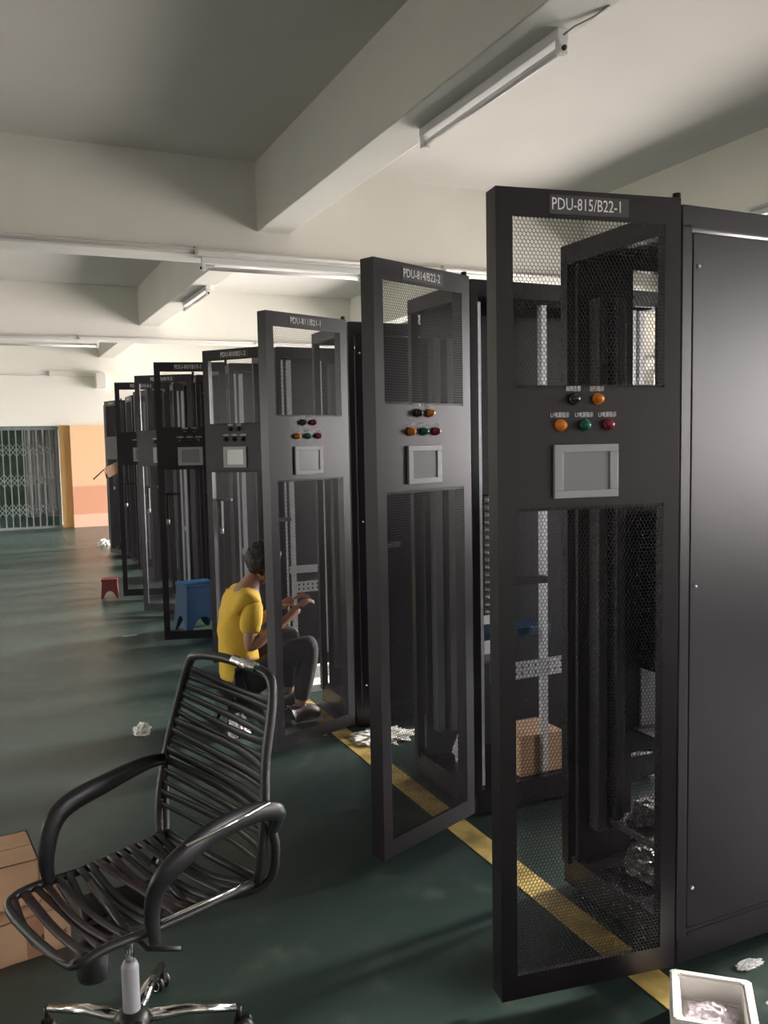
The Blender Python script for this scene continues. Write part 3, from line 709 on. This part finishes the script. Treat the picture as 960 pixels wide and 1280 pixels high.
# fingers
def hand(wrist, palm, side):
    wv, pv = Vector(wrist), Vector(palm); d = (pv-wv).normalized(); lat = d.cross(Vector((0, 0, 1))).normalized()*side; nn = lat.cross(d).normalized()
    if nn.z < 0: nn = -nn
    for k, (off, ln) in enumerate(((-.027, .062), (-.009, .074), (.009, .070), (.026, .056))):
        a = pv+lat*off*.8; pts = [a, a+d*.03+lat*off*.15]
        p1 = pts[-1]+d*ln*.45-nn*.006; p2 = p1+d*ln*.3-nn*.02; p3 = p2+d*ln*.12-nn*.022
        body.add(*skinned([(p[:], r_) for p, r_ in zip((pts[0], pts[1], p1, p2, p3), (.0095, .0095, .0088, .008, .007))], [(0, 1), (1, 2), (2, 3), (3, 4)], 0, 1), 'skin', True)
    a = wv+d*.02-lat*.02
    b_ = a-lat*.028+d*.02-nn*.01; c_ = b_-lat*.012+d*.03-nn*.012; d_ = c_+d*.024-nn*.012
    body.add(*skinned([(a[:], .012), (b_[:], .0115), (c_[:], .0095), (d_[:], .008)], [(0, 1), (1, 2), (2, 3)], 0, 1), 'skin', True)
hand(rw, rh, 1); hand(lw, lh, -1)
# head: looks along +x and down
HM = Matrix.Translation(q(1.51, 5.05, .975)) @ Matrix.Rotation(R(22), 4, 'Y') @ Matrix.Rotation(R(-4), 4, 'Z')
def headshape(p, grow=0):
    x, y, z = p
    X, Y, Z = x*.098, y*.078, z*.118
    if z < -.1:   # jaw narrowing, chin forward
        k = min(1, (-.1-z)/.9); Y *= 1-.38*k; X = X*(1-.18*k)+.018*k
        if x < 0: X += .03*k
    if x > .5:    # flatten the face
        X = X-(x-.5)*.022
        if abs(y) < .22 and -.38 < z < .12: X += .022*(1-abs(y)/.22)*(1-abs(z+.28)/.4 if z < -.0 else .25)   # nose
        if .12 < z < .3: X += .006                                      # brow
        if .0 < z < .13 and .2 < abs(y) < .55: X -= .008                 # eye sockets
        if -.62 < z < -.5 and abs(y) < .3: X += .006                     # lips
    return Vector((X, Y, Z))
bm = bmesh.new(); bmesh.ops.create_uvsphere(bm, u_segments=40, v_segments=30, radius=1)
for v in bm.verts: v.co = HM @ headshape(v.co)
body.bm(bm, 'skin', True)
for s in (-1, 1):
    bm = bmesh.new(); bmesh.ops.create_uvsphere(bm, u_segments=12, v_segments=10, radius=1)
    for v in bm.verts: v.co = HM @ Vector((-.004+v.co.x*.017, s*.076+v.co.y*.008, -.008+v.co.z*.03))
    body.bm(bm, 'skin', True)
body.build('body', None, pr)
for s in (-1, 1):
    bm = bmesh.new(); bmesh.ops.create_uvsphere(bm, u_segments=14, v_segments=10, radius=.0115)
    for v in bm.verts: v.co = HM @ (v.co+Vector((.074, s*.03, .006)))
    MB().bm(bm, 'eye', True).build('eye', None, pr)
# hair: tousled cap over crown and nape
bm = bmesh.new(); bmesh.ops.create_uvsphere(bm, u_segments=48, v_segments=36, radius=1)
kill = []
for v in bm.verts:
    p = v.co.copy(); face = p.x > .25
    lim = .38 if p.x > .55 else (-.05 if p.x > .0 else -.62)
    if p.z < lim: kill.append(v); continue
    t = noise.noise(p*5)*.16+noise.noise(p*13)*.14
    v.co = HM @ (headshape(p)*(1.19+t)+Vector((-.002, 0, .006)))
bmesh.ops.delete(bm, geom=kill, context='VERTS')
hr = MB().bm(bm, None, True).build('hair', 'hair', pr); md = hr.modifiers.new('s', 'SOLIDIFY'); md.thickness = .016; md.offset = -1
# clothes
shirt = [(q(1.345, 5.06, .27), (.165, .14)), (SP, (.148, .125)), (CH, (.165, .128)), (UC, (.145, .115)), (q(1.43, 5.06, .86), (.088, .08)),
         (rs, .075), (lerp(rs, re_, .72), .066), (ls, .075), (lerp(ls, le, .72), .066)]
V, Fc = skinned(shirt, [(0, 1), (1, 2), (2, 3), (3, 4), (3, 5), (5, 6), (3, 7), (7, 8)], 1)
V = [Vector(p)+Vector((noise.noise(Vector(p)*11), noise.noise(Vector(p)*11+Vector((5, 0, 0))), 0))*.014 for p in V]
MB().add(V, Fc, 'shirt', True).build('t_shirt', None, pr)
tr = [(q(1.365, 5.06, .285), (.15, .105)), (rhip, .10), (lerp(rhip, rk, .5), .088), (rk, .072), (lerp(rk, ra, .4), .066), (lerp(rk, ra, .93), .052), (lhip, .10), (lerp(lhip, lk, .5), .088), (lk, .072), (lerp(lk, la, .4), .066), (lerp(lk, la, .93), .052)]
V, Fc = skinned(tr, [(0, 1), (1, 2), (2, 3), (3, 4), (4, 5), (0, 6), (6, 7), (7, 8), (8, 9), (9, 10)], 0)
V = [(p[0], p[1], max(p[2], .205) if math.hypot(p[0], p[1]-.0) < .15 else p[2]) for p in V]
MB().add(V, Fc, 'trouser', True).build('trousers', None, pr)
for a, t_ in ((ra, rt_), (la, lt)):
    a = Vector(a); t_ = Vector(t_)
    V, Fc = skinned([((a+Vector((-.04, 0, -.03)))[:], .040), ((a+Vector((0, 0, -.015)))[:], .052), ((a*.4+t_*.6+Vector((0, 0, .012)))[:], (.052, .042)), (t_[:], (.050, .034))], [(0, 1), (1, 2), (2, 3)], 1)
    V = [(p[0], p[1], max(p[2], .012)) for p in V]
    s = MB().add(V, Fc, 'shoe', True).build('shoe', None, pr)
    m = MB().box(a.x-.05, t_.x+.012, a.y-.028, a.y+.028, 0, .014, bev=.006).build('sole', 'sole', s)

# ------------------------------------------------------------------ light
w = bpy.data.worlds.new('sky'); sc.world = w; w.use_nodes = True; nt = w.node_tree; nt.nodes.clear()
o = nt.nodes.new('ShaderNodeOutputWorld'); bg = nt.nodes.new('ShaderNodeBackground'); tc = nt.nodes.new('ShaderNodeTexCoord'); s = nt.nodes.new('ShaderNodeSeparateXYZ')
def ramp(stops, src):
    r = nt.nodes.new('ShaderNodeValToRGB'); e = r.color_ramp.elements
    e[0].position, e[0].color = stops[0][0], (*stops[0][1], 1); e[1].position, e[1].color = stops[-1][0], (*stops[-1][1], 1)
    for p, c in stops[1:-1]: x = e.new(p); x.color = (*c, 1)
    nt.links.new(src, r.inputs['Fac']); return r
def unit(src):
    mr = nt.nodes.new('ShaderNodeMapRange'); mr.inputs['From Min'].default_value = -1; nt.links.new(src, mr.inputs['Value']); return mr.outputs['Result']
nt.links.new(tc.outputs['Generated'], s.inputs[0]); zz_ = unit(s.outputs['Z']); xx_ = unit(s.outputs['X'])
# world colour shaped for the light: bright sky and sunlit ground right, dimmed left
bright = ramp([(0, (.58, .51, .48)), (.49, (.68, .61, .58)), (.51, (1, .925, .95)), (1, (.92, .89, 1))], zz_)
shade = ramp([(0, (.02, .02, .018)), (.49, (.03, .03, .027)), (.52, (.54, .53, .49)), (1, (.6, .6, .6))], zz_)
fx = ramp([(.45, (0, 0, 0)), (.55, (1, 1, 1))], xx_)
mx = nt.nodes.new('ShaderNodeMixRGB'); nt.links.new(fx.outputs['Color'], mx.inputs['Fac']); nt.links.new(shade.outputs['Color'], mx.inputs['Color1']); nt.links.new(bright.outputs['Color'], mx.inputs['Color2'])
nt.links.new(mx.outputs['Color'], bg.inputs['Color']); bg.inputs['Strength'].default_value = 27.0
nt.links.new(bg.outputs[0], o.inputs[0])
sn = bpy.data.lights.new('sun', 'SUN'); sn.energy = 14; sn.angle = R(9); sn.color = (1, .93, .82)
so_ = bpy.data.objects.new('sun', sn); col.objects.link(so_)
dirv = Vector((-1, -.10, -.36)).normalized(); so_.rotation_euler = dirv.to_track_quat('-Z', 'Y').to_euler(); so_.location = (12, 8, 8)

sc.view_settings.view_transform = 'Standard'; sc.view_settings.look = 'None'; sc.view_settings.gamma = 1; sc.view_settings.exposure = .35
sc.view_settings.use_curve_mapping = False
